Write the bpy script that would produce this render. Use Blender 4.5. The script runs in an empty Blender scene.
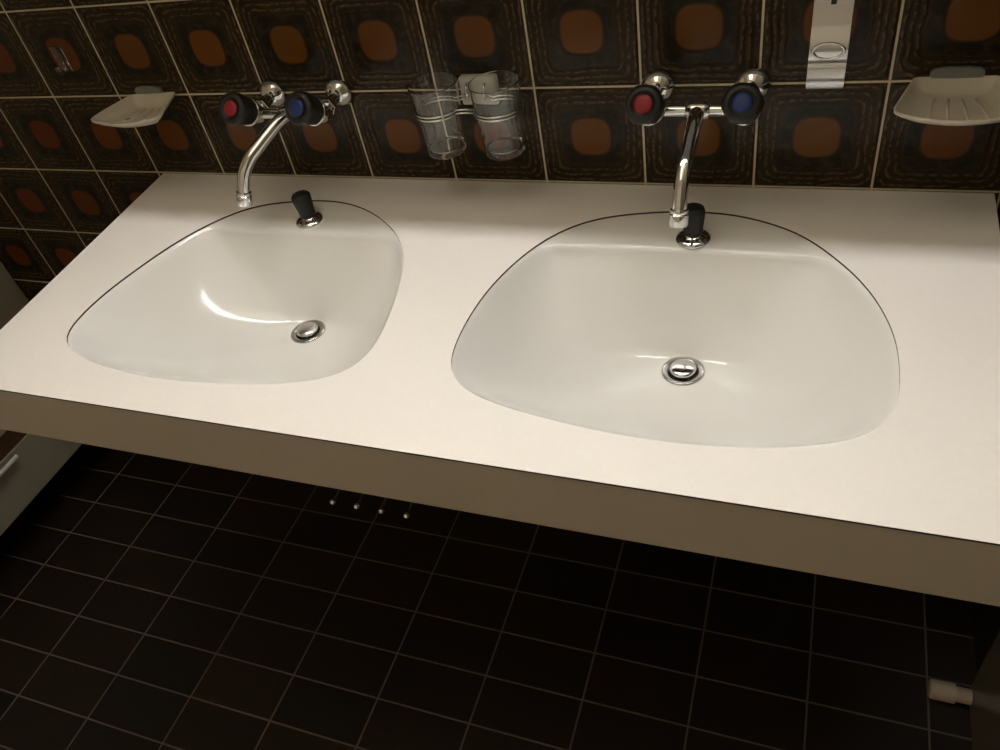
import bpy, bmesh, math, random
from mathutils import Vector, Matrix, Euler
random.seed(4)
C = bpy.context.scene.collection
PI = math.pi

# ------------------------------------------------------------------ helpers
def link(name, bm, mats, parent=None, smooth=True, loc=None, autos=None):
    me = bpy.data.meshes.new(name)
    bmesh.ops.recalc_face_normals(bm, faces=bm.faces[:])
    if smooth:
        for f in bm.faces: f.smooth = True
        if autos is not None:
            lim = math.radians(autos)
            for e in bm.edges:
                if len(e.link_faces) == 2 and e.calc_face_angle(0) > lim: e.smooth = False
    bm.to_mesh(me); bm.free()
    if not isinstance(mats, (list, tuple)): mats = [mats]
    for m in mats: me.materials.append(m)
    o = bpy.data.objects.new(name, me); C.objects.link(o)
    if parent: o.parent = parent
    if loc: o.location = loc
    return o

def thing(name, label, cat, loc=(0, 0, 0), group=None):
    o = bpy.data.objects.new(name, None); C.objects.link(o)
    o.empty_display_size = .05; o.location = loc
    return tag(o, label, cat, group)

def tag(o, label, cat, group=None):
    o['label'] = label; o['category'] = cat
    if group: o['group'] = group
    return o

def struct(o):
    o['kind'] = 'structure'; return o

def box(bm, x0, x1, y0, y1, z0, z1, bev=0, seg=2, mat=0):
    vs = [bm.verts.new((x, y, z)) for x in (x0, x1) for y in (y0, y1) for z in (z0, z1)]
    idx = [(0, 1, 3, 2), (4, 6, 7, 5), (0, 4, 5, 1), (2, 3, 7, 6), (0, 2, 6, 4), (1, 5, 7, 3)]
    fs = [bm.faces.new([vs[i] for i in q]) for q in idx]
    for f in fs: f.material_index = mat
    if bev:
        es = list({e for f in fs for e in f.edges})
        bmesh.ops.bevel(bm, geom=es, offset=bev, segments=seg, profile=.5, affect='EDGES')
    return bm

def frame_for(axis):
    a = Vector(axis).normalized()
    u = a.orthogonal().normalized() if abs(a.x) > .9 else Vector((1, 0, 0)) - a * a.x
    u.normalize(); v = a.cross(u)
    return a, u, v

def lathe(bm, org, axis, prof, n=40, mod=None, mat=0):
    """prof: list of (radius, height along axis)"""
    a, u, v = frame_for(axis); org = Vector(org)
    rings = []
    for r, h in prof:
        if r < 1e-6:
            rings.append([bm.verts.new(org + a * h)])
        else:
            ring = []
            for i in range(n):
                t = 2 * PI * i / n
                rr = r * (mod(t, r, h) if mod else 1)
                ring.append(bm.verts.new(org + a * h + (u * math.cos(t) + v * math.sin(t)) * rr))
            rings.append(ring)
    for A, B in zip(rings[:-1], rings[1:]):
        for i in range(n):
            j = (i + 1) % n
            if len(A) == 1 and len(B) == 1: continue
            if len(A) == 1: f = bm.faces.new((A[0], B[i], B[j]))
            elif len(B) == 1: f = bm.faces.new((A[i], A[j], B[0]))
            else: f = bm.faces.new((A[i], A[j], B[j], B[i]))
            f.material_index = mat
    return bm

def crom(pts, k=8):
    P = [Vector(p) for p in pts]; out = []
    for i in range(len(P) - 1):
        p0 = P[max(i - 1, 0)]; p1 = P[i]; p2 = P[i + 1]; p3 = P[min(i + 2, len(P) - 1)]
        for s in range(k):
            t = s / k
            out.append(.5 * ((2 * p1) + (p2 - p0) * t + (2 * p0 - 5 * p1 + 4 * p2 - p3) * t * t + (3 * p1 - p0 - 3 * p2 + p3) * t ** 3))
    out.append(P[-1]); return out

def tube(bm, path, r, n=24, cap=True, closed=False):
    path = [Vector(p) for p in path]; m = len(path)
    rad = r if callable(r) else (lambda t: r)
    tang = []
    for i in range(m):
        if closed: t = path[(i + 1) % m] - path[i - 1]
        else: t = path[min(i + 1, m - 1)] - path[max(i - 1, 0)]
        tang.append(t.normalized())
    nrm = tang[0].orthogonal().normalized(); rings = []
    for i in range(m):
        nrm = (nrm - tang[i] * nrm.dot(tang[i])).normalized(); b = tang[i].cross(nrm)
        rr = rad(i / max(m - 1, 1))
        rings.append([bm.verts.new(path[i] + (nrm * math.cos(2 * PI * k / n) + b * math.sin(2 * PI * k / n)) * rr) for k in range(n)])
    pairs = list(zip(rings[:-1], rings[1:]))
    if closed: pairs.append((rings[-1], rings[0]))
    for A, B in pairs:
        for k in range(n):
            bm.faces.new((A[k], A[(k + 1) % n], B[(k + 1) % n], B[k]))
    if cap and not closed:
        bm.faces.new(rings[0]); bm.faces.new(rings[-1])
    return bm

# ------------------------------------------------------------------ materials
def newmat(name):
    m = bpy.data.materials.new(name); m.use_nodes = True
    nt = m.node_tree; b = nt.nodes['Principled BSDF']
    return m, nt, b

def simple(name, col, rough=.5, metal=0, noise=0, nscale=30, bump=0, bscale=200, spec=None, trans=0, ior=None, coat=0):
    m, nt, b = newmat(name)
    b.inputs['Base Color'].default_value = (*col, 1); b.inputs['Roughness'].default_value = rough
    b.inputs['Metallic'].default_value = metal
    if spec is not None: b.inputs['Specular IOR Level'].default_value = spec
    if trans: b.inputs['Transmission Weight'].default_value = trans
    if ior: b.inputs['IOR'].default_value = ior
    if coat: b.inputs['Coat Weight'].default_value = coat; b.inputs['Coat Roughness'].default_value = .06
    geo = nt.nodes.new('ShaderNodeNewGeometry')
    if noise:
        n = nt.nodes.new('ShaderNodeTexNoise'); n.inputs['Scale'].default_value = nscale; n.inputs['Detail'].default_value = 4
        nt.links.new(geo.outputs['Position'], n.inputs['Vector'])
        r = nt.nodes.new('ShaderNodeMapRange'); r.inputs['To Min'].default_value = 1 - noise; r.inputs['To Max'].default_value = 1 + noise
        nt.links.new(n.outputs['Fac'], r.inputs['Value'])
        mx = nt.nodes.new('ShaderNodeVectorMath'); mx.operation = 'SCALE'; mx.inputs[0].default_value = col
        nt.links.new(r.outputs['Result'], mx.inputs['Scale']); nt.links.new(mx.outputs['Vector'], b.inputs['Base Color'])
    if bump:
        n = nt.nodes.new('ShaderNodeTexNoise'); n.inputs['Scale'].default_value = bscale; n.inputs['Detail'].default_value = 2
        nt.links.new(geo.outputs['Position'], n.inputs['Vector'])
        bp = nt.nodes.new('ShaderNodeBump'); bp.inputs['Strength'].default_value = bump; bp.inputs['Distance'].default_value = .001
        nt.links.new(n.outputs['Fac'], bp.inputs['Height']); nt.links.new(bp.outputs['Normal'], b.inputs['Normal'])
    return m

class NB:
    """tiny node builder"""
    def __init__(s, nt): s.nt = nt
    def node(s, t, **k):
        n = s.nt.nodes.new(t)
        for a, v in k.items(): setattr(n, a, v)
        return n
    def put(s, sock, v):
        if isinstance(v, (int, float)): sock.default_value = v
        elif isinstance(v, tuple): sock.default_value = v
        else: s.nt.links.new(v, sock)
    def m(s, op, a, b=0, c=0, clamp=False):
        n = s.node('ShaderNodeMath', operation=op, use_clamp=clamp)
        s.put(n.inputs[0], a); s.put(n.inputs[1], b)
        if len(n.inputs) > 2: s.put(n.inputs[2], c)
        return n.outputs[0]
    def rng(s, v, a, b, c=0., d=1., smooth=True):
        n = s.node('ShaderNodeMapRange', interpolation_type='SMOOTHSTEP' if smooth else 'LINEAR')
        s.put(n.inputs['Value'], v)
        for k, x in zip(('From Min', 'From Max', 'To Min', 'To Max'), (a, b, c, d)): s.put(n.inputs[k], x)
        return n.outputs['Result']
    def mix(s, f, a, b):
        n = s.node('ShaderNodeMix', data_type='RGBA'); s.put(n.inputs[0], f)
        s.put(n.inputs[6], a); s.put(n.inputs[7], b); return n.outputs[2]
    def noise(s, vec, scale, detail=3, rough=.5, w=None):
        n = s.node('ShaderNodeTexNoise'); s.put(n.inputs['Vector'], vec); n.inputs['Scale'].default_value = scale
        n.inputs['Detail'].default_value = detail; n.inputs['Roughness'].default_value = rough
        return n.outputs['Fac']

def tile_wall_mat(name, ax='X', TW=.15, TH=.147, offs=0.0):
    """brown glazed relief tiles: nested squares round a rounded-square rust centre, pale grout"""
    m, nt, b = newmat(name); q = NB(nt)
    geo = q.node('ShaderNodeNewGeometry'); sep = q.node('ShaderNodeSeparateXYZ'); q.put(sep.inputs[0], geo.outputs['Position'])
    X = sep.outputs[ax]; Z = sep.outputs['Z']; pos = geo.outputs['Position']
    tx = q.m('DIVIDE', q.m('ADD', X, 15 + offs), TW); tz = q.m('DIVIDE', q.m('ADD', Z, 14.7), TH)
    ix = q.m('FLOOR', tx); iz = q.m('FLOOR', tz)
    u = q.m('SUBTRACT', q.m('FRACT', tx), .5); v = q.m('SUBTRACT', q.m('FRACT', tz), .5)
    wn = q.node('ShaderNodeTexWhiteNoise', noise_dimensions='2D')
    cx = q.node('ShaderNodeCombineXYZ'); q.put(cx.inputs[0], ix); q.put(cx.inputs[1], iz); q.put(wn.inputs['Vector'], cx.outputs[0])
    rnd = wn.outputs['Value']
    au = q.m('ABSOLUTE', u); av = q.m('ABSOLUTE', v)
    cheb = q.m('MAXIMUM', au, av)
    # superellipse distance (rounded square), exponent 4 in the middle
    se = q.m('POWER', q.m('ADD', q.m('POWER', au, 3.0), q.m('POWER', av, 3.0)), 1 / 3.0)
    se8 = q.m('POWER', q.m('ADD', q.m('POWER', au, 9), q.m('POWER', av, 9)), 1 / 9)
    n1 = q.noise(pos, 60, 4, .6); n2 = q.noise(pos, 22, 3)
    wob = q.m('MULTIPLY', q.m('SUBTRACT', n1, .5), .055)
    wob2 = q.m('MULTIPLY', q.m('SUBTRACT', n2, .5), .05)
    d = q.m('ADD', q.m('ADD', se8, wob), wob2)
    ring = q.m('SINE', q.m('MULTIPLY', d, 2 * PI / .056))              # nested square ridges
    ring = q.m('MULTIPLY', ring, q.rng(d, .27, .33))
    ringc = q.rng(ring, .0, 1.)
    centre = q.rng(q.m('ADD', se, q.m('MULTIPLY', wob, .5)), .216, .172)
    rimc = q.rng(q.m('ABSOLUTE', q.m('SUBTRACT', se, .20)), .018, .004)
    redness = q.m('ADD', q.rng(X, -.15, .35, .75, .0), q.m('MULTIPLY', rnd, .25)) if ax == 'X' else q.m('MULTIPLY', rnd, .8)
    orange = q.mix(redness, (.120, .049, .010, 1), (.105, .022, .007, 1))
    dark = q.mix(n2, (.009, .006, .003, 1), (.042, .026, .010, 1))
    ridge = q.mix(q.m('MULTIPLY', ringc, q.rng(q.noise(pos, 130, 3), .38, .62)), dark, (.095, .060, .026, 1))
    haze = q.mix(q.m('MULTIPLY', q.rng(d, .34, .24), .7), ridge, q.mix(q.rng(n1, .45, .65), (.008, .009, .006, 1), (.035, .026, .014, 1)))
    col = q.mix(centre, haze, orange)
    col = q.mix(q.m('MULTIPLY', rimc, .6), col, (.020, .010, .005, 1))
    grout = q.rng(cheb, .4885, .4925)
    col = q.mix(grout, col, q.mix(q.noise(pos, 150, 3), (.40, .33, .22, 1), (.62, .53, .38, 1)))
    q.put(b.inputs['Base Color'], col)
    q.put(b.inputs['Roughness'], q.m('ADD', q.m('MULTIPLY', grout, .6), .16))
    b.inputs['Specular IOR Level'].default_value = .16
    h = q.m('ADD', q.m('MULTIPLY', ring, .18), q.m('MULTIPLY', n1, .25))
    h = q.m('ADD', h, q.m('MULTIPLY', n2, .6))
    h = q.m('ADD', h, q.m('MULTIPLY', centre, -.25))
    h = q.m('ADD', h, q.m('MULTIPLY', q.rng(cheb, .455, .495), -1.0))
    bp = q.node('ShaderNodeBump'); bp.inputs['Strength'].default_value = .55; bp.inputs['Distance'].default_value = .0018
    q.put(bp.inputs['Height'], h); q.put(b.inputs['Normal'], bp.outputs['Normal'])
    return m

def floor_mat():
    m, nt, b = newmat('floor_tile'); q = NB(nt)
    geo = q.node('ShaderNodeNewGeometry'); sep = q.node('ShaderNodeSeparateXYZ'); q.put(sep.inputs[0], geo.outputs['Position'])
    pos = geo.outputs['Position']
    tx = q.m('DIVIDE', q.m('ADD', sep.outputs['X'], .4318 + 20), .2); ty = q.m('DIVIDE', q.m('ADD', sep.outputs['Y'], .09496 + 9.886), .09886)
    u = q.m('SUBTRACT', q.m('FRACT', q.m('ADD', tx, 0)), .5); v = q.m('SUBTRACT', q.m('FRACT', ty), .5)
    du = q.m('MULTIPLY', q.m('SUBTRACT', .5, q.m('ABSOLUTE', u)), .2); dv = q.m('MULTIPLY', q.m('SUBTRACT', .5, q.m('ABSOLUTE', v)), .09886)
    dm = q.m('MINIMUM', du, dv)
    grout = q.rng(dm, .0022, .0014)
    wn = q.node('ShaderNodeTexWhiteNoise', noise_dimensions='2D'); cx = q.node('ShaderNodeCombineXYZ')
    q.put(cx.inputs[0], q.m('FLOOR', tx)); q.put(cx.inputs[1], q.m('FLOOR', ty)); q.put(wn.inputs['Vector'], cx.outputs[0])
    tile = q.mix(q.m('MULTIPLY', wn.outputs['Value'], q.noise(pos, 14, 4)), (.012, .0085, .006, 1), (.034, .018, .009, 1))
    col = q.mix(grout, tile, (.15, .12, .095, 1)); q.put(b.inputs['Base Color'], col)
    q.put(b.inputs['Roughness'], q.m('ADD', q.m('MULTIPLY', grout, .35), .5))
    b.inputs['Specular IOR Level'].default_value = .25
    h = q.m('ADD', q.m('MULTIPLY', grout, -1), q.m('MULTIPLY', q.noise(pos, 300, 2), .1))
    bp = q.node('ShaderNodeBump'); bp.inputs['Strength'].default_value = .5; bp.inputs['Distance'].default_value = .001
    q.put(bp.inputs['Height'], h); q.put(b.inputs['Normal'], bp.outputs['Normal'])
    return m

M = {}
M['tile'] = tile_wall_mat('relief_tile')
M['tileY'] = tile_wall_mat('relief_tile_side', 'Y')
M['floor'] = floor_mat()
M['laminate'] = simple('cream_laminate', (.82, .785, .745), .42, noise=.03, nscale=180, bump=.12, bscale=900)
M['apron'] = simple('cream_laminate_shaded', (.51, .45, .375), .5, noise=.05, nscale=150, bump=.1, bscale=900)  # darker copy of the laminate, part of the apron's shade is in the colour
M['kraft'] = simple('dark_laminate_core', (.035, .024, .015), .7)
M['ceramic'] = simple('basin_ceramic', (.76, .75, .72), .14, noise=.012, nscale=25, coat=.2)
M['chrome'] = simple('chrome', (.66, .66, .66), .06, 1)
M['satin'] = simple('satin_chrome', (.60, .58, .56), .28, 1)
M['flange'] = simple('worn_chrome', (.40, .385, .36), .24, 1)
M['bright'] = simple('polished_steel', (.52, .52, .52), .14, 1)
M['black'] = simple('black_plastic', (.007, .006, .006), .45)
M['rubber'] = simple('black_rubber', (.007, .007, .007), .6)
M['red'] = simple('red_cap', (.27, .008, .022), .4)
M['blue'] = simple('blue_cap', (.008, .032, .16), .4)
M['dish'] = simple('frosted_plastic', (.60, .55, .45), .45, noise=.12, nscale=40)
M['clip'] = simple('frosted_clip', (.22, .23, .21), .35)
M['whitep'] = simple('white_plastic', (.62, .60, .55), .4)
M['cab'] = simple('cabinet_grey', (.30, .27, .21), .5, noise=.08, nscale=12)
M['wood'] = simple('dark_brown_wood', (.075, .035, .013), .5, noise=.3, nscale=25)
M['plaster'] = simple('plaster', (.90, .80, .62), .8, noise=.05)
M['dim'] = simple('painted_wall', (.82, .70, .52), .8, noise=.05)
M['side'] = simple('side_panel', (.17, .145, .10), .22)
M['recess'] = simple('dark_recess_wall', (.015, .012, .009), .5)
M['holder'] = simple('holder_plastic', (.62, .60, .55), .35)
M['dark'] = simple('drain_dark', (.006, .006, .006), .5)
M['stop'] = simple('beige_rubber', (.55, .45, .36), .5)
def glass_mat():
    m, nt, b = newmat('drinking_glass')
    b.inputs['Base Color'].default_value = (.97, .98, .96, 1); b.inputs['Roughness'].default_value = .015
    b.inputs['Transmission Weight'].default_value = 1; b.inputs['IOR'].default_value = 1.42
    return m
M['glass'] = glass_mat()
m, nt, b = newmat('mirror'); b.inputs['Metallic'].default_value = 1; b.inputs['Roughness'].default_value = .02; b.inputs['Base Color'].default_value = (.85, .87, .85, 1); M['mirror'] = m
m, nt, b = newmat('lamp_glow'); b.inputs['Emission Color'].default_value = (1, .985, .965, 1); b.inputs['Emission Strength'].default_value = 30; b.inputs['Base Color'].default_value = (.8, .8, .8, 1); M['lamp'] = m
m, nt, b = newmat('fill_glow'); b.inputs['Emission Color'].default_value = (1, .84, .60, 1); b.inputs['Emission Strength'].default_value = 1.7; M['fill'] = m  # weak warm emission for the added ceiling fill
m, nt, b = newmat('clear_plastic'); b.inputs['Transmission Weight'].default_value = 1; b.inputs['Roughness'].default_value = .04; b.inputs['Base Color'].default_value = (.95, .93, .88, 1); M['clear'] = m

# ------------------------------------------------------------------ room shell
FZ = -.8942
XL, XR, YF, ZC = -1.05, 1.65, -1.85, 1.50
def slab(name, mat, *a):
    return struct(link(name, box(bmesh.new(), *a), mat, smooth=False))
slab('floor', M['floor'], XL - .1, XR + .5, YF - .1, .1, FZ - .08, FZ)
slab('ceiling', M['plaster'], XL - .1, XR + .5, YF - .1, .1, ZC, ZC + .08)
slab('wall_back', M['tile'], XL - .1, XR + .5, 0, .1, FZ, ZC)
slab('wall_left', M['dim'], XL - .1, XL, YF, 0, FZ, ZC)
slab('wall_front', M['plaster'], XL - .1, XR + .5, YF - .1, YF, FZ, ZC)
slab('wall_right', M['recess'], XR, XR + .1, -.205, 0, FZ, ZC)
slab('wall_right_panel', M['side'], 1.634, 1.75, YF, -.205, FZ, ZC)

# ------------------------------------------------------------------ outlines of the two basins (metres on the worktop)
OUT_L = [(.3175,-.4432),(.3055,-.4119),(.3041,-.3527),(.3143,-.2934),(.3373,-.2123),(.3657,-.1555),(.4035,-.1090),(.4549,-.0828),(.5468,-.0697),(.6178,-.0856),(.6828,-.1265),(.7311,-.1783),(.7590,-.2375),(.7774,-.3107),(.7869,-.3787),(.7835,-.4227),(.7612,-.4492),(.7213,-.4655),(.6666,-.4786),(.5941,-.4870),(.5075,-.4902),(.4205,-.4812),(.3621,-.4666)]
OUT_R = [(.8988,-.4126),(.8909,-.3731),(.8912,-.3017),(.9052,-.2276),(.9383,-.1499),(.9899,-.0969),(1.0652,-.0717),(1.1419,-.0652),(1.2029,-.0752),(1.2692,-.1097),(1.3245,-.1734),(1.3562,-.2297),(1.3762,-.2960),(1.3798,-.3576),(1.3769,-.3989),(1.3625,-.4323),(1.3324,-.4526),(1.2870,-.4682),(1.2240,-.4797),(1.1573,-.4834),(1.0851,-.4796),(1.0055,-.4680),(.9462,-.4529),(.9153,-.4364)]
NR = 128
def smooth_outline(pts, c):
    """resample a closed outline as radius over angle, lightly smoothed"""
    ang = []
    P = [Vector((x - c[0], y - c[1])) for x, y in pts]
    dense = []
    n = len(P)
    for i in range(n):
        p0, p1, p2, p3 = P[i - 1], P[i], P[(i + 1) % n], P[(i + 2) % n]
        for s in range(12):
            t = s / 12
            dense.append(.5 * ((2 * p1) + (p2 - p0) * t + (2 * p0 - 5 * p1 + 4 * p2 - p3) * t * t + (3 * p1 - p0 - 3 * p2 + p3) * t ** 3))
    tab = sorted((math.atan2(p.y, p.x), p.length) for p in dense)
    tab = [(a - 2 * PI, r) for a, r in tab] + tab + [(a + 2 * PI, r) for a, r in tab]
    rad = []
    for k in range(NR):
        a = -PI + 2 * PI * (k + .5) / NR
        for (a0, r0), (a1, r1) in zip(tab[:-1], tab[1:]):
            if a0 <= a < a1 or (a0 <= a <= a1 and a1 > a0):
                rad.append(r0 + (r1 - r0) * (a - a0) / max(a1 - a0, 1e-9)); break
    for _ in range(5):
        rad = [(rad[k - 1] + 2 * rad[k] + rad[(k + 1) % NR]) / 4 for k in range(NR)]
    return [Vector((c[0] + rad[k] * math.cos(-PI + 2 * PI * (k + .5) / NR), c[1] + rad[k] * math.sin(-PI + 2 * PI * (k + .5) / NR))) for k in range(NR)]
CL, CR = (.548, -.29), (1.137, -.285)
OL, OR = smooth_outline(OUT_L, CL), smooth_outline(OUT_R, CR)
def grow(out, d):
    n = len(out); r = []
    for i in range(n):
        t = (out[(i + 1) % n] - out[i - 1]).normalized(); r.append(out[i] + Vector((t.y, -t.x)) * d)
    return r

# ------------------------------------------------------------------ worktop (flat sheets with holes, from filled 2D curves)
def holed_sheet(name, outer, holes, z0, z1, mats, parent, edge_mat=1):
    cu = bpy.data.curves.new(name + '_c', 'CURVE'); cu.dimensions = '2D'; cu.fill_mode = 'BOTH'
    for loop in [outer] + holes:
        s = cu.splines.new('POLY'); s.points.add(len(loop) - 1); s.use_cyclic_u = True
        for p, v in zip(s.points, loop): p.co = (v[0], v[1], 0, 1)
    cu.extrude = (z1 - z0) / 2
    co = bpy.data.objects.new(name + '_c', cu); C.objects.link(co)
    dg = bpy.context.evaluated_depsgraph_get(); dg.update()
    me = bpy.data.meshes.new_from_object(co.evaluated_get(dg))
    C.objects.unlink(co); bpy.data.objects.remove(co)
    bm = bmesh.new(); bm.from_mesh(me)
    bmesh.ops.remove_doubles(bm, verts=bm.verts[:], dist=1e-5)
    bmesh.ops.translate(bm, verts=bm.verts[:], vec=(0, 0, (z0 + z1) / 2))
    for f in bm.faces: f.material_index = edge_mat if abs(f.normal.z) < .5 else 0
    bmesh.ops.recalc_face_normals(bm, faces=bm.faces[:])
    return link(name, bm, mats, parent, smooth=False)

XA, XB, YB = .162, 1.493, -.547
XAF = .197
outer = [(XA, -.0005), (XAF, YB), (XB - .008, YB), (XB, -.0005)]
wt = thing('vanity_worktop', 'long cream laminate worktop holding the two basins, fixed to the tiled wall', 'worktop', (0, 0, -.002))
holed_sheet('worktop_surface', outer, [list(OL), list(OR)], -.0026, 0, [M['laminate'], M['kraft']], wt)
inset = [(XA + .002, -.001), (XAF + .002, YB + .003), (XB - .011, YB + .003), (XB - .002, -.001)]
holed_sheet('core_board', inset, [grow(OL, .012), grow(OR, .012)], -.028, -.0027, [M['wood'], M['wood']], wt)
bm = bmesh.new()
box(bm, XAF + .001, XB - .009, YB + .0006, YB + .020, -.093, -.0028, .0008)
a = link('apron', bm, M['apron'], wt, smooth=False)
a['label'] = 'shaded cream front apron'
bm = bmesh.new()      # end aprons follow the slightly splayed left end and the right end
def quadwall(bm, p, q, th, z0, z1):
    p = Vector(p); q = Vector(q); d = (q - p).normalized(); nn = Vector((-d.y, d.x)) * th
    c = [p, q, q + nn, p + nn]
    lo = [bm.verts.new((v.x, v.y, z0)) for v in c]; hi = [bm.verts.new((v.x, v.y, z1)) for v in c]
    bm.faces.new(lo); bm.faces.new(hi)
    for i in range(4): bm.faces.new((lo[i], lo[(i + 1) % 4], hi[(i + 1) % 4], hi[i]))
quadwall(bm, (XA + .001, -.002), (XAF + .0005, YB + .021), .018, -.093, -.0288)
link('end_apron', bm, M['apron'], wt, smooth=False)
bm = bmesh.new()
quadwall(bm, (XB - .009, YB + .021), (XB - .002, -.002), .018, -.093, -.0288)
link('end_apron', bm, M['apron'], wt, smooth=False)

# ------------------------------------------------------------------ washbasins
def bowl(name, label, out, c, drain, knob):
    root = thing(name, label, 'washbasin', (drain[0], drain[1], -.002), 'washbasins set in the worktop')
    D0 = Vector((drain[0], drain[1], 0))
    bm = bmesh.new()
    zr = -.0029
    dz = drain[2]
    dc = Vector((drain[0], drain[1]))
    rim0 = grow(out, .010); inner0 = grow(out, -.004)
    yl = out[0].y
    ytop = max(p.y for p in out)
    ledge = ytop - .075
    inner = []
    for p in inner0:
        lx = (p.x - c[0]) / .20
        lim = ledge - .009 * lx * lx - .004 * lx ** 6
        # soft minimum of outline and ledge line
        k = 150
        y = -math.log(math.exp(-k * (p.y + .3)) + math.exp(-k * (lim + .3))) / k - .3
        inner.append(Vector((p.x * 1.0, y)))
    n = len(out)
    tab = sorted((math.atan2(q_.y - dc.y, q_.x - dc.x), (q_ - dc).length) for q_ in inner0)
    tab = [(tab[-1][0] - 2 * PI, tab[-1][1])] + tab + [(tab[0][0] + 2 * PI, tab[0][1])]
    def rad0(a):
        for (a0, r0), (a1, r1) in zip(tab[:-1], tab[1:]):
            if a0 <= a <= a1: return r0 + (r1 - r0) * (a - a0) / max(a1 - a0, 1e-9)
        return tab[0][1]
    rings = []
    def ring(f): rings.append([bm.verts.new(Vector((*f(i)[:2], f(i)[2])) - D0) for i in range(n)])
    ring(lambda i: (rim0[i].x, rim0[i].y, zr - .012))
    ring(lambda i: (rim0[i].x, rim0[i].y, zr))
    ring(lambda i: (out[i].x, out[i].y, zr))
    def zin(i):
        d = (inner0[i] - inner[i]).length
        return zr - .0035 - .09 * d
    for t in (.15, .3, .5, .7, .85):
        def f(i, t=t):
            p = out[i].lerp(inner[i], t); return (p.x, p.y, zr + (zin(i) - zr) * (t ** 1.3))
        ring(f)
    rd = .030
    K = 40
    for k in range(0, K + 1):
        s = k / K
        def f(i, s=s):
            dirv = (inner[i] - dc)
            a = math.atan2(dirv.y, dirv.x)
            end = dc + Vector((math.cos(a), math.sin(a))) * rd
            p = inner[i].lerp(end, s)
            hs = 1 - (1 - s) ** 1.7                      # smooth dish from every side
            foot = dc.y + .026 - 2.8 * min(abs(p.x - dc.x), .2) ** 2
            yb = (ledge - p.y) / (ledge - foot)             # steep back wall, its foot arching round the drain
            kk = 7
            hb = 1 - math.log(1 + math.exp(kk * (1 - yb))) / kk
            hb = max(0., min(1., hb))
            pw = 2.3
            if s <= 0 or hb < 1e-5 or hs < 1e-5: h = 0
            else: h = 2 ** (1 / pw) * (hs ** -pw + hb ** -pw) ** (-1 / pw)
            h = h * (1 - s ** 8) + s ** 8
            h = max(0., min(1.02, h))
            z = zin(i) + (dz - zin(i)) * h
            return (p.x, p.y, z)
        ring(f)
    # drain seat and outlet
    for r, zz in ((.0285, -.0006), (.0275, -.003), (.022, -.004), (.022, -.04)):
        def f(i, r=r, zz=zz):
            dirv = (inner[i] - dc); a = math.atan2(dirv.y, dirv.x)
            return (dc.x + math.cos(a) * r, dc.y + math.sin(a) * r, dz + zz)
        ring(f)
    for A, B in zip(rings[:-1], rings[1:]):
        for i in range(n):
            bm.faces.new((A[i], A[(i + 1) % n], B[(i + 1) % n], B[i]))
    o = link('bowl', bm, M['ceramic'], root)
    # drain
    bm = bmesh.new()
    lathe(bm, (0, 0, dz), (0, 0, 1), [(.0, -.03), (.0165, -.03), (.0168, -.006), (.0190, -.0015), (.0205, .0006), (.0230, .0012), (.0262, .0014), (.0280, .0006), (.0282, -.002)], 48)
    dr = link('drain_flange', bm, M['flange'], root)
    dr['label'] = 'chrome drain ring'
    bm = bmesh.new()
    lathe(bm, (0, 0, dz), (0, 0, 1), [(.0, .0088), (.007, .0086), (.0125, .0078), (.0158, .0066), (.0176, .0048), (.0180, .0032), (.0172, .0020), (.0140, .0012), (.006, .001), (.006, -.028), (0, -.028)], 48)
    pl = link('drain_plug', bm, M['satin'] if drain[0] < 1 else M['chrome'], dr)
    # stopper lifter
    kx, ky = knob[0] - D0.x, knob[1] - D0.y
    zk = zr - .0035 - .09 * .035 - .0015
    bm = bmesh.new()
    lathe(bm, (kx, ky, zk - .001), (0, 0, 1), [(.0, 0), (.0225, 0), (.0235, .002), (.0225, .0048), (.018, .0072), (.0125, .0085), (.0098, .0112), (.0090, .015), (0, .015)], 48)
    ros = link('stopper_rosette', bm, M['chrome'], root)
    ros['label'] = 'round chrome base of the plug lifter'
    bm = bmesh.new()
    tilt = knob[2]
    G = 1.12
    def kmod(t, r, h): return 1 + .02 * math.cos(8 * t)
    lathe(bm, (kx, ky, zk + .010), tilt, [(.0, 0), (.0118, 0), (.0124, .003), (.0128, .010), (.0138, .018), (.0147, .026), (.0152, .032), (.0146, .0360), (.0122, .0384), (.006, .0392), (0, .0394)], 48, kmod)
    link('stopper_knob', bm, M['rubber'], ros)['label'] = 'tapered black knob'
    return root
bowl('washbasin', 'left cream washbasin of the two, set into the worktop beside the soap dish end', OL, CL, (.5415, -.2245, -.147), (.5365, -.113, (-.06, .04, 1)))
bowl('washbasin', 'right cream washbasin of the two, larger in view, shiny line along its back ledge', OR, CR, (1.1392, -.2270, -.147), (1.1355, -.1145, (.0, .02, 1)))

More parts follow.
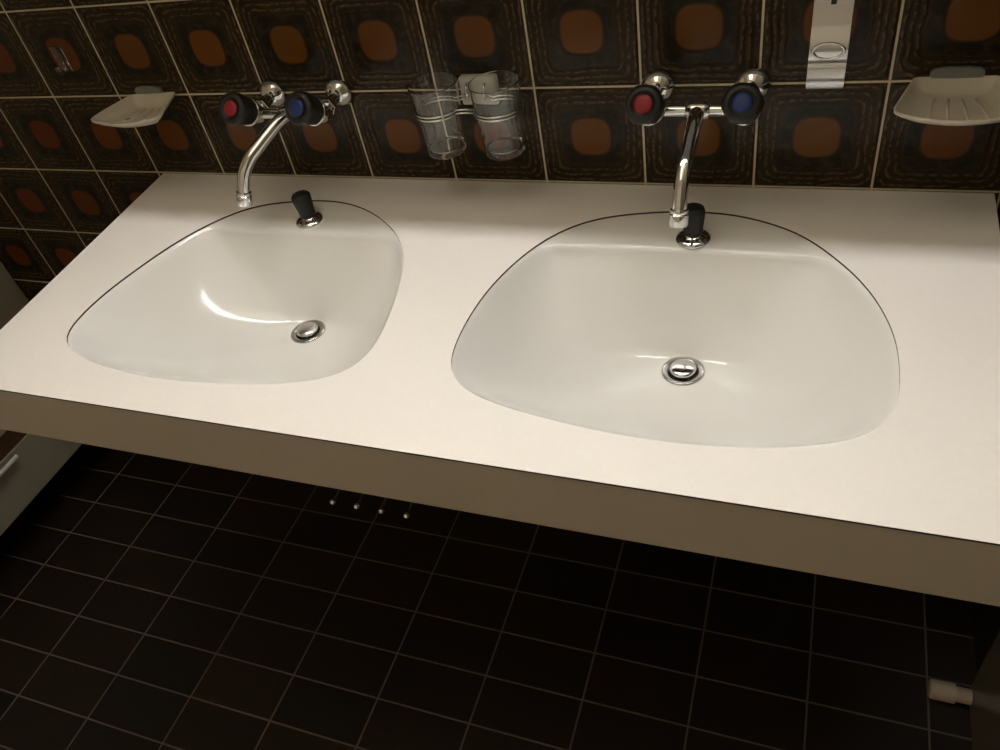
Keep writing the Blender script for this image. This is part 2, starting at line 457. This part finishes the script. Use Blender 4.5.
# ------------------------------------------------------------------ wall-mounted taps
def tap(label, cx, tip):
    Y0, Z0 = -.058, .1410
    root = thing('mixer_tap', label, 'tap', (cx, 0, Z0), 'wall-mounted mixer taps')
    o = Vector((cx, 0, Z0))
    def L(x, y, z): return Vector((x, y, z)) - Vector((0, 0, Z0))
    ax = Vector((0, -.835, .55)).normalized()
    hx = .0575
    bm = bmesh.new()      # bar, valve housings, centre boss
    lathe(bm, L(-.047, Y0, Z0), (1, 0, 0), [(0, 0), (.0078, 0), (.0078, .094), (0, .094)], 32)
    lathe(bm, L(-.015, Y0, Z0), (1, 0, 0), [(.0079, 0), (.0105, .002), (.0120, .008), (.0120, .022), (.0105, .028), (.0079, .030)], 32)
    for s in (-1, 1):
        lathe(bm, L(s * hx, Y0, Z0) - ax * .012, ax, [(0, 0), (.010, 0), (.0135, .003), (.0145, .010), (.0145, .020), (.0125, .026), (.0125, .034), (0, .034)], 32)
    link('body', bm, M['chrome'], root, autos=40)
    for s in (-1, 1):
        bm = bmesh.new()
        lathe(bm, L(s * .060, -.0005, Z0 + .0055), (0, -1, 0), [(0, 0), (.0225, 0), (.0228, .002), (.0215, .006), (.0175, .0105), (.0135, .0135), (.0115, .0155), (0, .0155)], 44)
        r = link('rosette', bm, M['chrome'], root)
        bm = bmesh.new()
        tube(bm, crom([L(s * .060, -.013, Z0 + .004), L(s * .060, -.026, Z0 + .004), L(s * .0592, -.036, Z0 + .0015), L(s * hx, -.050, Z0)], 5), .0088, 24)
        lathe(bm, L(s * .0592, -.034, Z0 + .0015), (0, -1, 0), [(.0085, 0), (.0128, .0005), (.0135, .002), (.0135, .008), (.0125, .0095), (.0085, .010)], 6)
        link('union', bm, M['chrome'], r, autos=30)
        # knob
        kb = bmesh.new()
        base = L(s * hx, Y0, Z0) + ax * .022
        def kmod(t, rr, h): return 1 + (.045 * math.cos(6 * t) if .004 < h < .033 and rr > .014 else 0)
        lathe(kb, base, ax, [(0, 0), (.0165, 0), (.0195, .002), (.0205, .006), (.0218, .016), (.0232, .026), (.0238, .032), (.0230, .0375), (.0205, .0405), (.0158, .0412), (.0150, .0400), (0, .0398)], 72, kmod)
        k = link('knob', kb, M['black'], root, autos=60)
        k['label'] = 'black tap knob with a %s dot' % ('red' if s < 0 else 'blue')
        cb = bmesh.new()
        lathe(cb, base + ax * .0396, ax, [(0, 0), (.0112, 0), (.0114, .0010), (.0105, .0021), (.006, .0026), (0, .0027)], 40)
        link('knob_cap', cb, M['red'] if s < 0 else M['blue'], k)['label'] = '%s round cap' % ('red' if s < 0 else 'blue')
        sb = bmesh.new()
        lathe(sb, base - ax * .002, ax, [(.012, 0), (.0198, 0), (.0212, .002), (.0205, .0045), (.0150, .005)], 40)
        link('knob_skirt', sb, M['chrome'], k)['label'] = 'chrome skirt'
    # spout
    tx, ty, tz = tip
    h = Vector((tx - cx, ty - Y0))
    prof = [(0, .000), (.16, -.0035), (.35, -.0130), (.55, -.0245), (.72, -.0350), (.86, -.0500), (.94, -.0660), (.985, -.0800)]
    pts = [L(h.x * t, Y0 + h.y * t, Z0 + z * ((Z0 - tz) / .100)) for t, z in prof]
    bm = bmesh.new()
    P = crom(pts, 8)
    tube(bm, P, lambda t: .0100 - .0008 * t, 28)
    sp = link('spout', bm, M['chrome'], root)
    d = (P[-1] - P[-3]).normalized()
    bm = bmesh.new()
    lathe(bm, P[-1] - d * .0015, d, [(.0088, 0), (.0112, .0005), (.0116, .002), (.0110, .0045), (.0108, .0055), (.0118, .0068), (.0120, .019), (.0108, .0215), (.0095, .0215), (.0095, .016), (0, .016)], 32)
    link('aerator', bm, M['chrome'], sp, autos=35)
    return root
tap('chrome wall tap with red and blue dotted knobs over the left basin', .527, (.472, -.160, .0455))
tap('chrome wall tap with red and blue dotted knobs over the right basin', 1.133, (1.127, -.170, .0475))

# ------------------------------------------------------------------ soap dishes
def soap_dish(label, cx, zt, stain, turn=0):
    root = thing('soap_dish', label, 'soap dish', (cx, 0, zt), 'soap dishes on the tiled wall')
    # half outline (x>=0), y : rim
    half = [(0, -.004), (.040, -.004), (.0455, -.008), (.053, -.034), (.061, -.062), (.067, -.082), (.067, -.090), (.061, -.0955), (.042, -.101), (.020, -.105), (0, -.106)]
    rim = [Vector(p) for p in half] + [Vector((-x, y)) for x, y in reversed(half[1:-1])]
    cen = Vector((0, -.055)); bm = bmesh.new(); rings = []
    def rz(p):   # rim dips at the front, rises at the sides
        return .003 * abs(p.x / .07) ** 2 - .003 * max(0, (-p.y - .06) / .05)
    for sc, dz, flat in ((.66, -.0165, 1), (.97, -.0040, 0), (1.0, -.0016, 0), (1.0, .0004, 0), (.975, .0006, 0), (.95, -.0015, 0), (.80, -.0105, 1), (.70, -.0142, 1), (.5, -.0150, 1), (.25, -.0150, 1)):
        rings.append([bm.verts.new((cen.x + (p.x - cen.x) * sc, cen.y + (p.y - cen.y) * sc, dz + rz(p) * (1 - .8 * flat))) for p in rim])
    n = len(rim)
    for A, B in zip(rings[:-1], rings[1:]):
        for i in range(n): bm.faces.new((A[i], A[(i + 1) % n], B[(i + 1) % n], B[i]))
    bm.faces.new(rings[0]); bm.faces.new(rings[-1])
    bmesh.ops.subdivide_edges(bm, edges=[e for e in bm.edges if e.calc_length() > .006], cuts=1, use_grid_fill=True)
    d = link('dish', bm, M['dish'], root, autos=50)
    d.rotation_euler.z = math.radians(turn); d.location.y = -.002 * (turn > 0)
    bm = bmesh.new()
    for x in (-.030, -.010, .010, .030):       # raised ribs on the floor of the dish
        tube(bm, [(x * .7, -.030, -.0150), (x * .9, -.055, -.0150), (x * 1.0, -.080, -.0150)], .0016, 8)
    r = link('rib', bm, M['dish'], d)
    bm = bmesh.new()
    prof = [(-.028, -.014), (.028, -.014), (.028, .010), (.024, .0138), (.012, .0155), (-.012, .0155), (-.024, .0138), (-.028, .010)]
    sx = -.010 * (turn > 0)
    lo = [bm.verts.new((x + sx, -.0004, z - .004)) for x, z in prof]; hi = [bm.verts.new((x + sx, -.0060, z - .004)) for x, z in prof]
    bm.faces.new(lo); bm.faces.new(hi)
    for i in range(len(prof)): bm.faces.new((lo[i], lo[(i + 1) % 8], hi[(i + 1) % 8], hi[i]))
    bmesh.ops.bevel(bm, geom=[e for e in bm.edges if all(v in hi for v in e.verts)], offset=.0012, segments=2, affect='EDGES')
    link('wall_clip', bm, M['clip'], root, autos=40)['label'] = 'translucent grey wall clip'
    if stain:
        bm = bmesh.new()
        lathe(bm, (-.022, -.062, -.0152), (0, 0, 1), [(0, .0012), (.0028, .001), (.004, 0)], 12, lambda t, r, h: 1 + .4 * math.sin(t * 2 + 1))
        link('soap_residue', bm, simple('soap_residue', (.16, .10, .035), .6), d)['label'] = 'brown speck of dirt'
soap_dish('frosted soap dish with a brown speck, on the wall above the left worktop end', .233, .152, True, 5)
soap_dish('clean frosted soap dish on the wall above the right end of the worktop', 1.420, .1525, False)

# ------------------------------------------------------------------ glass holder and the two glasses
gx0, gx1, gy, gz = .777, .867, -.060, .150
hol = thing('glass_holder', 'white wall plate with a chrome double wire ring carrying two glasses', 'glass holder', ((gx0 + gx1) / 2, 0, gz))
cxg = (gx0 + gx1) / 2
bm = bmesh.new(); box(bm, -.028, .028, -.016, -.0004, -.020, .021, .004, 3)
link('wall_plate', bm, M['holder'], hol, autos=50)['label'] = 'white square wall plate'
def holder_path(z, R):
    pts = []
    a = (gx1 - gx0) / 2
    # open figure: from plate to left ring round, bridge, right ring round, back
    for k in range(0, 33):
        t = math.radians(58 + (360 - 76) * k / 32)
        pts.append((-a + R * math.cos(t), gy + R * math.sin(t), z))
    right = [(-x, y, zz) for x, y, zz in reversed(pts)]
    return [(-.010, -.010, z)] + [(-.013, -.020, z)] + pts + [(0, gy + .0195 - .028, z)] + right + [(.013, -.020, z)] + [(.010, -.010, z)]
for z in (.0, -.0048):
    bm = bmesh.new(); tube(bm, holder_path(z, .0335), .0014, 10)
    link('wire_ring', bm, M['chrome'], hol)['label'] = 'chrome wire'
for s in (-1, 1):
    bm = bmesh.new()
    tube(bm, [(s * .014, -.014, .014), (s * .0135, -.024, .012), (s * .0125, -.0275, .006), (s * .0125, -.0275, -.006)], .0018, 10)
    link('wire_stay', bm, M['chrome'], hol)['label'] = 'chrome wire'
def tumbler(x, label):
    R0, R1, H = .0285, .0350, .102
    th = .0012
    def rr(h): return R0 + (R1 - R0) * (max(0, h - .005) / (H - .005)) ** 1.2
    prof_o = [(0, 0), (R0 - .006, 0), (R0 - .004, .0001), (R0 - .002, .0007), (R0 - .0007, .0020), (R0 - .0001, .0035), (R0, .005)]
    hs_ = [.006, .020, .035, .050, .065, .080, .092, H - .004, H - .0015, H]
    prof_o += [(rr(h), h) for h in hs_]
    top = [(R1 - .0002, H + .0004), (R1 - .0006, H + .0006), (R1 - .0010, H + .0004)]
    prof_i = [(rr(h) - th, h) for h in reversed(hs_[1:])] + [(R0 - th, .013), (R0 - th - .0005, .0108), (R0 - th - .002, .0090), (R0 - th - .005, .0083), (0, .0080)]
    bm = bmesh.new(); lathe(bm, (0, 0, 0), (0, 0, 1), prof_o + top + prof_i, 64)
    o = link('drinking_glass', bm, M['glass'])
    o.location = (x, gy, .0825)
    return tag(o, label, 'glass', 'drinking glasses in the wall holder')
tumbler(gx0, 'left clear drinking glass in the chrome ring, nearer the left tap')
tumbler(gx1, 'right clear drinking glass in the chrome ring, in front of the white plate')

# ------------------------------------------------------------------ chrome bracket at the top right
br = thing('wall_bracket', 'flat chrome bracket with an oval recess on the tiles right of the right tap', 'bracket', (1.2775, 0, .143))
bm = bmesh.new()
prof = [(-.0005, .0), (-.009, .0), (-.0105, .004), (-.0105, .010), (-.0075, .0125), (-.0068, .024), (-.0100, .027), (-.0085, .031), (-.0125, .035), (-.0140, .040), (-.0140, .056), (-.0120, .061), (-.0062, .073), (-.0050, .076), (-.0050, .200), (-.0005, .200)]
ws = .0215
A = [bm.verts.new((-ws, y, z)) for y, z in prof]; B = [bm.verts.new((ws, y, z)) for y, z in prof]
bm.faces.new(A); bm.faces.new(B)
for i in range(len(prof)): bm.faces.new((A[i], A[(i + 1) % len(prof)], B[(i + 1) % len(prof)], B[i]))
bmesh.ops.bevel(bm, geom=[e for e in bm.edges], offset=.0006, segments=2, affect='EDGES')
pl = link('strip_plate', bm, M['bright'], br, autos=35)
bm = bmesh.new()
R = []
for r, d in ((1.0, 0), (.96, .0012), (.88, .0016), (.80, .0008), (.7, -.0014), (.45, -.0024), (.2, -.0028)):
    R.append([bm.verts.new((.0195 * r * math.cos(t * PI / 24), -.0139 - d, .049 + .0105 * r * math.sin(t * PI / 24))) for t in range(48)])
for a_, b_ in zip(R[:-1], R[1:]):
    for i in range(48): bm.faces.new((a_[i], a_[(i + 1) % 48], b_[(i + 1) % 48], b_[i]))
bm.faces.new(R[-1])
link('oval_recess', bm, M['chrome'], br)
bm = bmesh.new(); box(bm, -.003, .003, -.0080, -.0048, .100, .112, .0006)
link('screw_slot', bm, M['black'], br, smooth=False)['label'] = 'small black slot'

# small clear hook on the left tiles
hk = thing('adhesive_hook', 'small clear plastic hook stuck to a wall tile, left of the speckled soap dish', 'hook', (.067, 0, .193))
bm = bmesh.new(); box(bm, -.012, .012, -.0030, -.0004, 0, .042, .0012)
link('backing', bm, M['clear'], hk, autos=40)
bm = bmesh.new(); tube(bm, crom([(0, -.003, .016), (0, -.006, .006), (0, -.014, .002), (0, -.019, .008), (0, -.019, .014)], 5), .0032, 12)
link('hook_arm', bm, M['clear'], hk)

# ------------------------------------------------------------------ towel rail under the worktop : four ball-ended rods
tr = thing('towel_rail', 'chrome pull-out towel rail under the worktop, four ball tips showing below the apron', 'towel rail', (.802, 0, -.1425))
bm = bmesh.new(); box(bm, -.085, .085, -.12, -.085, .03, .110, .003)
link('mount', bm, M['satin'], tr, autos=40)
for k in range(4):
    x = -.048 + .0345 * k
    bm = bmesh.new(); tube(bm, [(x, -.10, .045), (x, -.30, .025), (x, -.531, .0)], .0012, 12)
    r = link('rod', bm, M['black'], tr); r['label'] = 'thin black rod'
    bm = bmesh.new(); lathe(bm, (x, -.535, 0), (0, 1, 0), [(0, -.0045), (.0018, -.0041), (.0034, -.0028), (.0043, -.001), (.0044, .001), (.0036, .0026), (.002, .004), (0, .0045)], 20)
    link('ball_tip', bm, M['chrome'], r)

# ------------------------------------------------------------------ cabinet at the left, drawer front towards the basins
cb = thing('cabinet', 'grey-beige cabinet at the left beyond the worktop, its fronts facing the floor in between', 'cabinet', (-.74, -.55, FZ))
xf = -.445
bm = bmesh.new(); box(bm, -.30, xf + .735, -.58, .545, .145, .800, 0)
cc = Vector((-.74, -.55, FZ))
def cbox(x0, x1, y0, y1, z0, z1, bev=.001):
    bm = bmesh.new(); box(bm, x0 - cc.x, x1 - cc.x, y0 - cc.y, y1 - cc.y, z0 - cc.z, z1 - cc.z, bev); return bm
bm.free()
link('carcass', cbox(-1.045, xf - .0060, -1.15, -.003, -.745, -.10), M['wood'], cb, smooth=False)['label'] = 'dark brown cabinet body'
link('plinth', cbox(-1.045, xf - .17, -1.12, -.003, FZ + .0005, -.7455), M['black'], cb, smooth=False)
link('drawer', cbox(xf - .0055, xf, -1.15, -.003, -.747, -.609), M['cab'], cb, smooth=False)['label'] = 'grey-beige drawer front'
link('door', cbox(xf - .0055, xf, -1.15, -.003, -.560, -.10), M['cab'], cb, smooth=False)['label'] = 'grey-beige cabinet front'
link('cabinet_top', cbox(-1.045, xf, -1.15, -.003, -.0995, -.08), M['cab'], cb, smooth=False)
bm = bmesh.new()
tube(bm, [(xf + .022 - cc.x, -.270 - cc.y, -.612 - cc.z), (xf + .022 - cc.x, -.55 - cc.y, -.612 - cc.z)], .0055, 20)
hd = link('handle', bm, M['whitep'], cb, autos=40); hd['label'] = 'pale rod handle'
bm = bmesh.new()
for y in (-.33, -.50):
    bm = bmesh.new(); tube(bm, [(xf + .022 - cc.x, y - cc.y, -.613 - cc.z), (xf - .001 - cc.x, y - cc.y, -.613 - cc.z)], .004, 12)
    link('handle_post', bm, M['whitep'], hd)

# door stop at the foot of the right-hand panel
ds = thing('door_stop', 'pale cylindrical door stop at the foot of the dark right-hand panel', 'door stop', (1.633, -.225, FZ + .0185))
bm = bmesh.new()
lathe(bm, (0, 0, 0), (-1, 0, 0), [(0, 0), (.0135, 0), (.0135, .024), (.0145, .026)], 32)
link('base', bm, M['stop'], ds, autos=40)
bm = bmesh.new()
lathe(bm, (-.0245, 0, 0), (-1, 0, 0), [(.013, 0), (.0175, .001), (.0175, .036), (.0165, .040), (.014, .042), (0, .042)], 32)
link('buffer', bm, M['stop'], ds, autos=40)

# ------------------------------------------------------------------ mirror, shelf and lamp above (out of the frame, they light and shade the worktop)
ms = thing('mirror_shelf', 'narrow shelf under the wall mirror above the taps', 'shelf', (.82, 0, .46))
bm = bmesh.new(); box(bm, -.92, .78, -.145, -.0005, -.012, .012, .002)
link('shelf_board', bm, M['whitep'], ms, smooth=False)
mi = tag(link('wall_mirror', box(bmesh.new(), .02, 1.5, -.006, -.0005, .475, 1.02), M['mirror'], smooth=False), 'wide frameless mirror over the shelf', 'mirror')
lp = thing('wall_lamp', 'long tube lamp on the wall above the mirror', 'lamp', (.93, 0, 1.12))
bm = bmesh.new(); box(bm, -.69, .69, -.115, -.0005, -.04, .04, .004)
link('lamp_housing', bm, M['whitep'], lp, smooth=False)
bm = bmesh.new(); lathe(bm, (-.68, -.160, 0), (1, 0, 0), [(0, 0), (.029, .0), (.031, .002), (.031, 1.358), (.029, 1.36), (0, 1.36)], 32)
link('lamp_diffuser', bm, M['lamp'], lp, autos=40)

cl = thing('ceiling_fill', 'added unseen square fill panel on the ceiling', 'lamp', (.75, -.85, ZC))  # fill added out of view to lift the shade along the worktop's back
bm = bmesh.new(); box(bm, -.32, .32, -.32, .32, -.045, -.0005, .004)
link('fill_frame', bm, M['whitep'], cl, smooth=False)
bm = bmesh.new(); box(bm, -.30, .30, -.30, .30, -.050, -.0455)
link('fill_diffuser', bm, M['fill'], cl, smooth=False)

# ------------------------------------------------------------------ camera
cam = bpy.data.cameras.new('camera'); co = bpy.data.objects.new('camera', cam); C.objects.link(co)
rx, ry, rz = .81801108, .16514343, .32578989
co.matrix_world = Matrix.Translation((1.27470231, -1.01600944, .61457864)) @ Matrix.Rotation(rz, 4, 'Z') @ Matrix.Rotation(ry, 4, 'Y') @ Matrix.Rotation(rx, 4, 'X')
cam.sensor_fit = 'HORIZONTAL'; cam.sensor_width = 36; cam.lens = 795.568 * 36 / 1000
cam.clip_start = .02; cam.clip_end = 50
sc = bpy.context.scene; sc.camera = co

w = bpy.data.worlds.new('world'); sc.world = w; w.use_nodes = True
w.node_tree.nodes['Background'].inputs[0].default_value = (.01, .008, .006, 1)
sc.view_settings.view_transform = 'Standard'; sc.view_settings.look = 'None'; sc.view_settings.gamma = 1
sc.view_settings.use_curve_mapping = False; sc.view_settings.exposure = 0.0
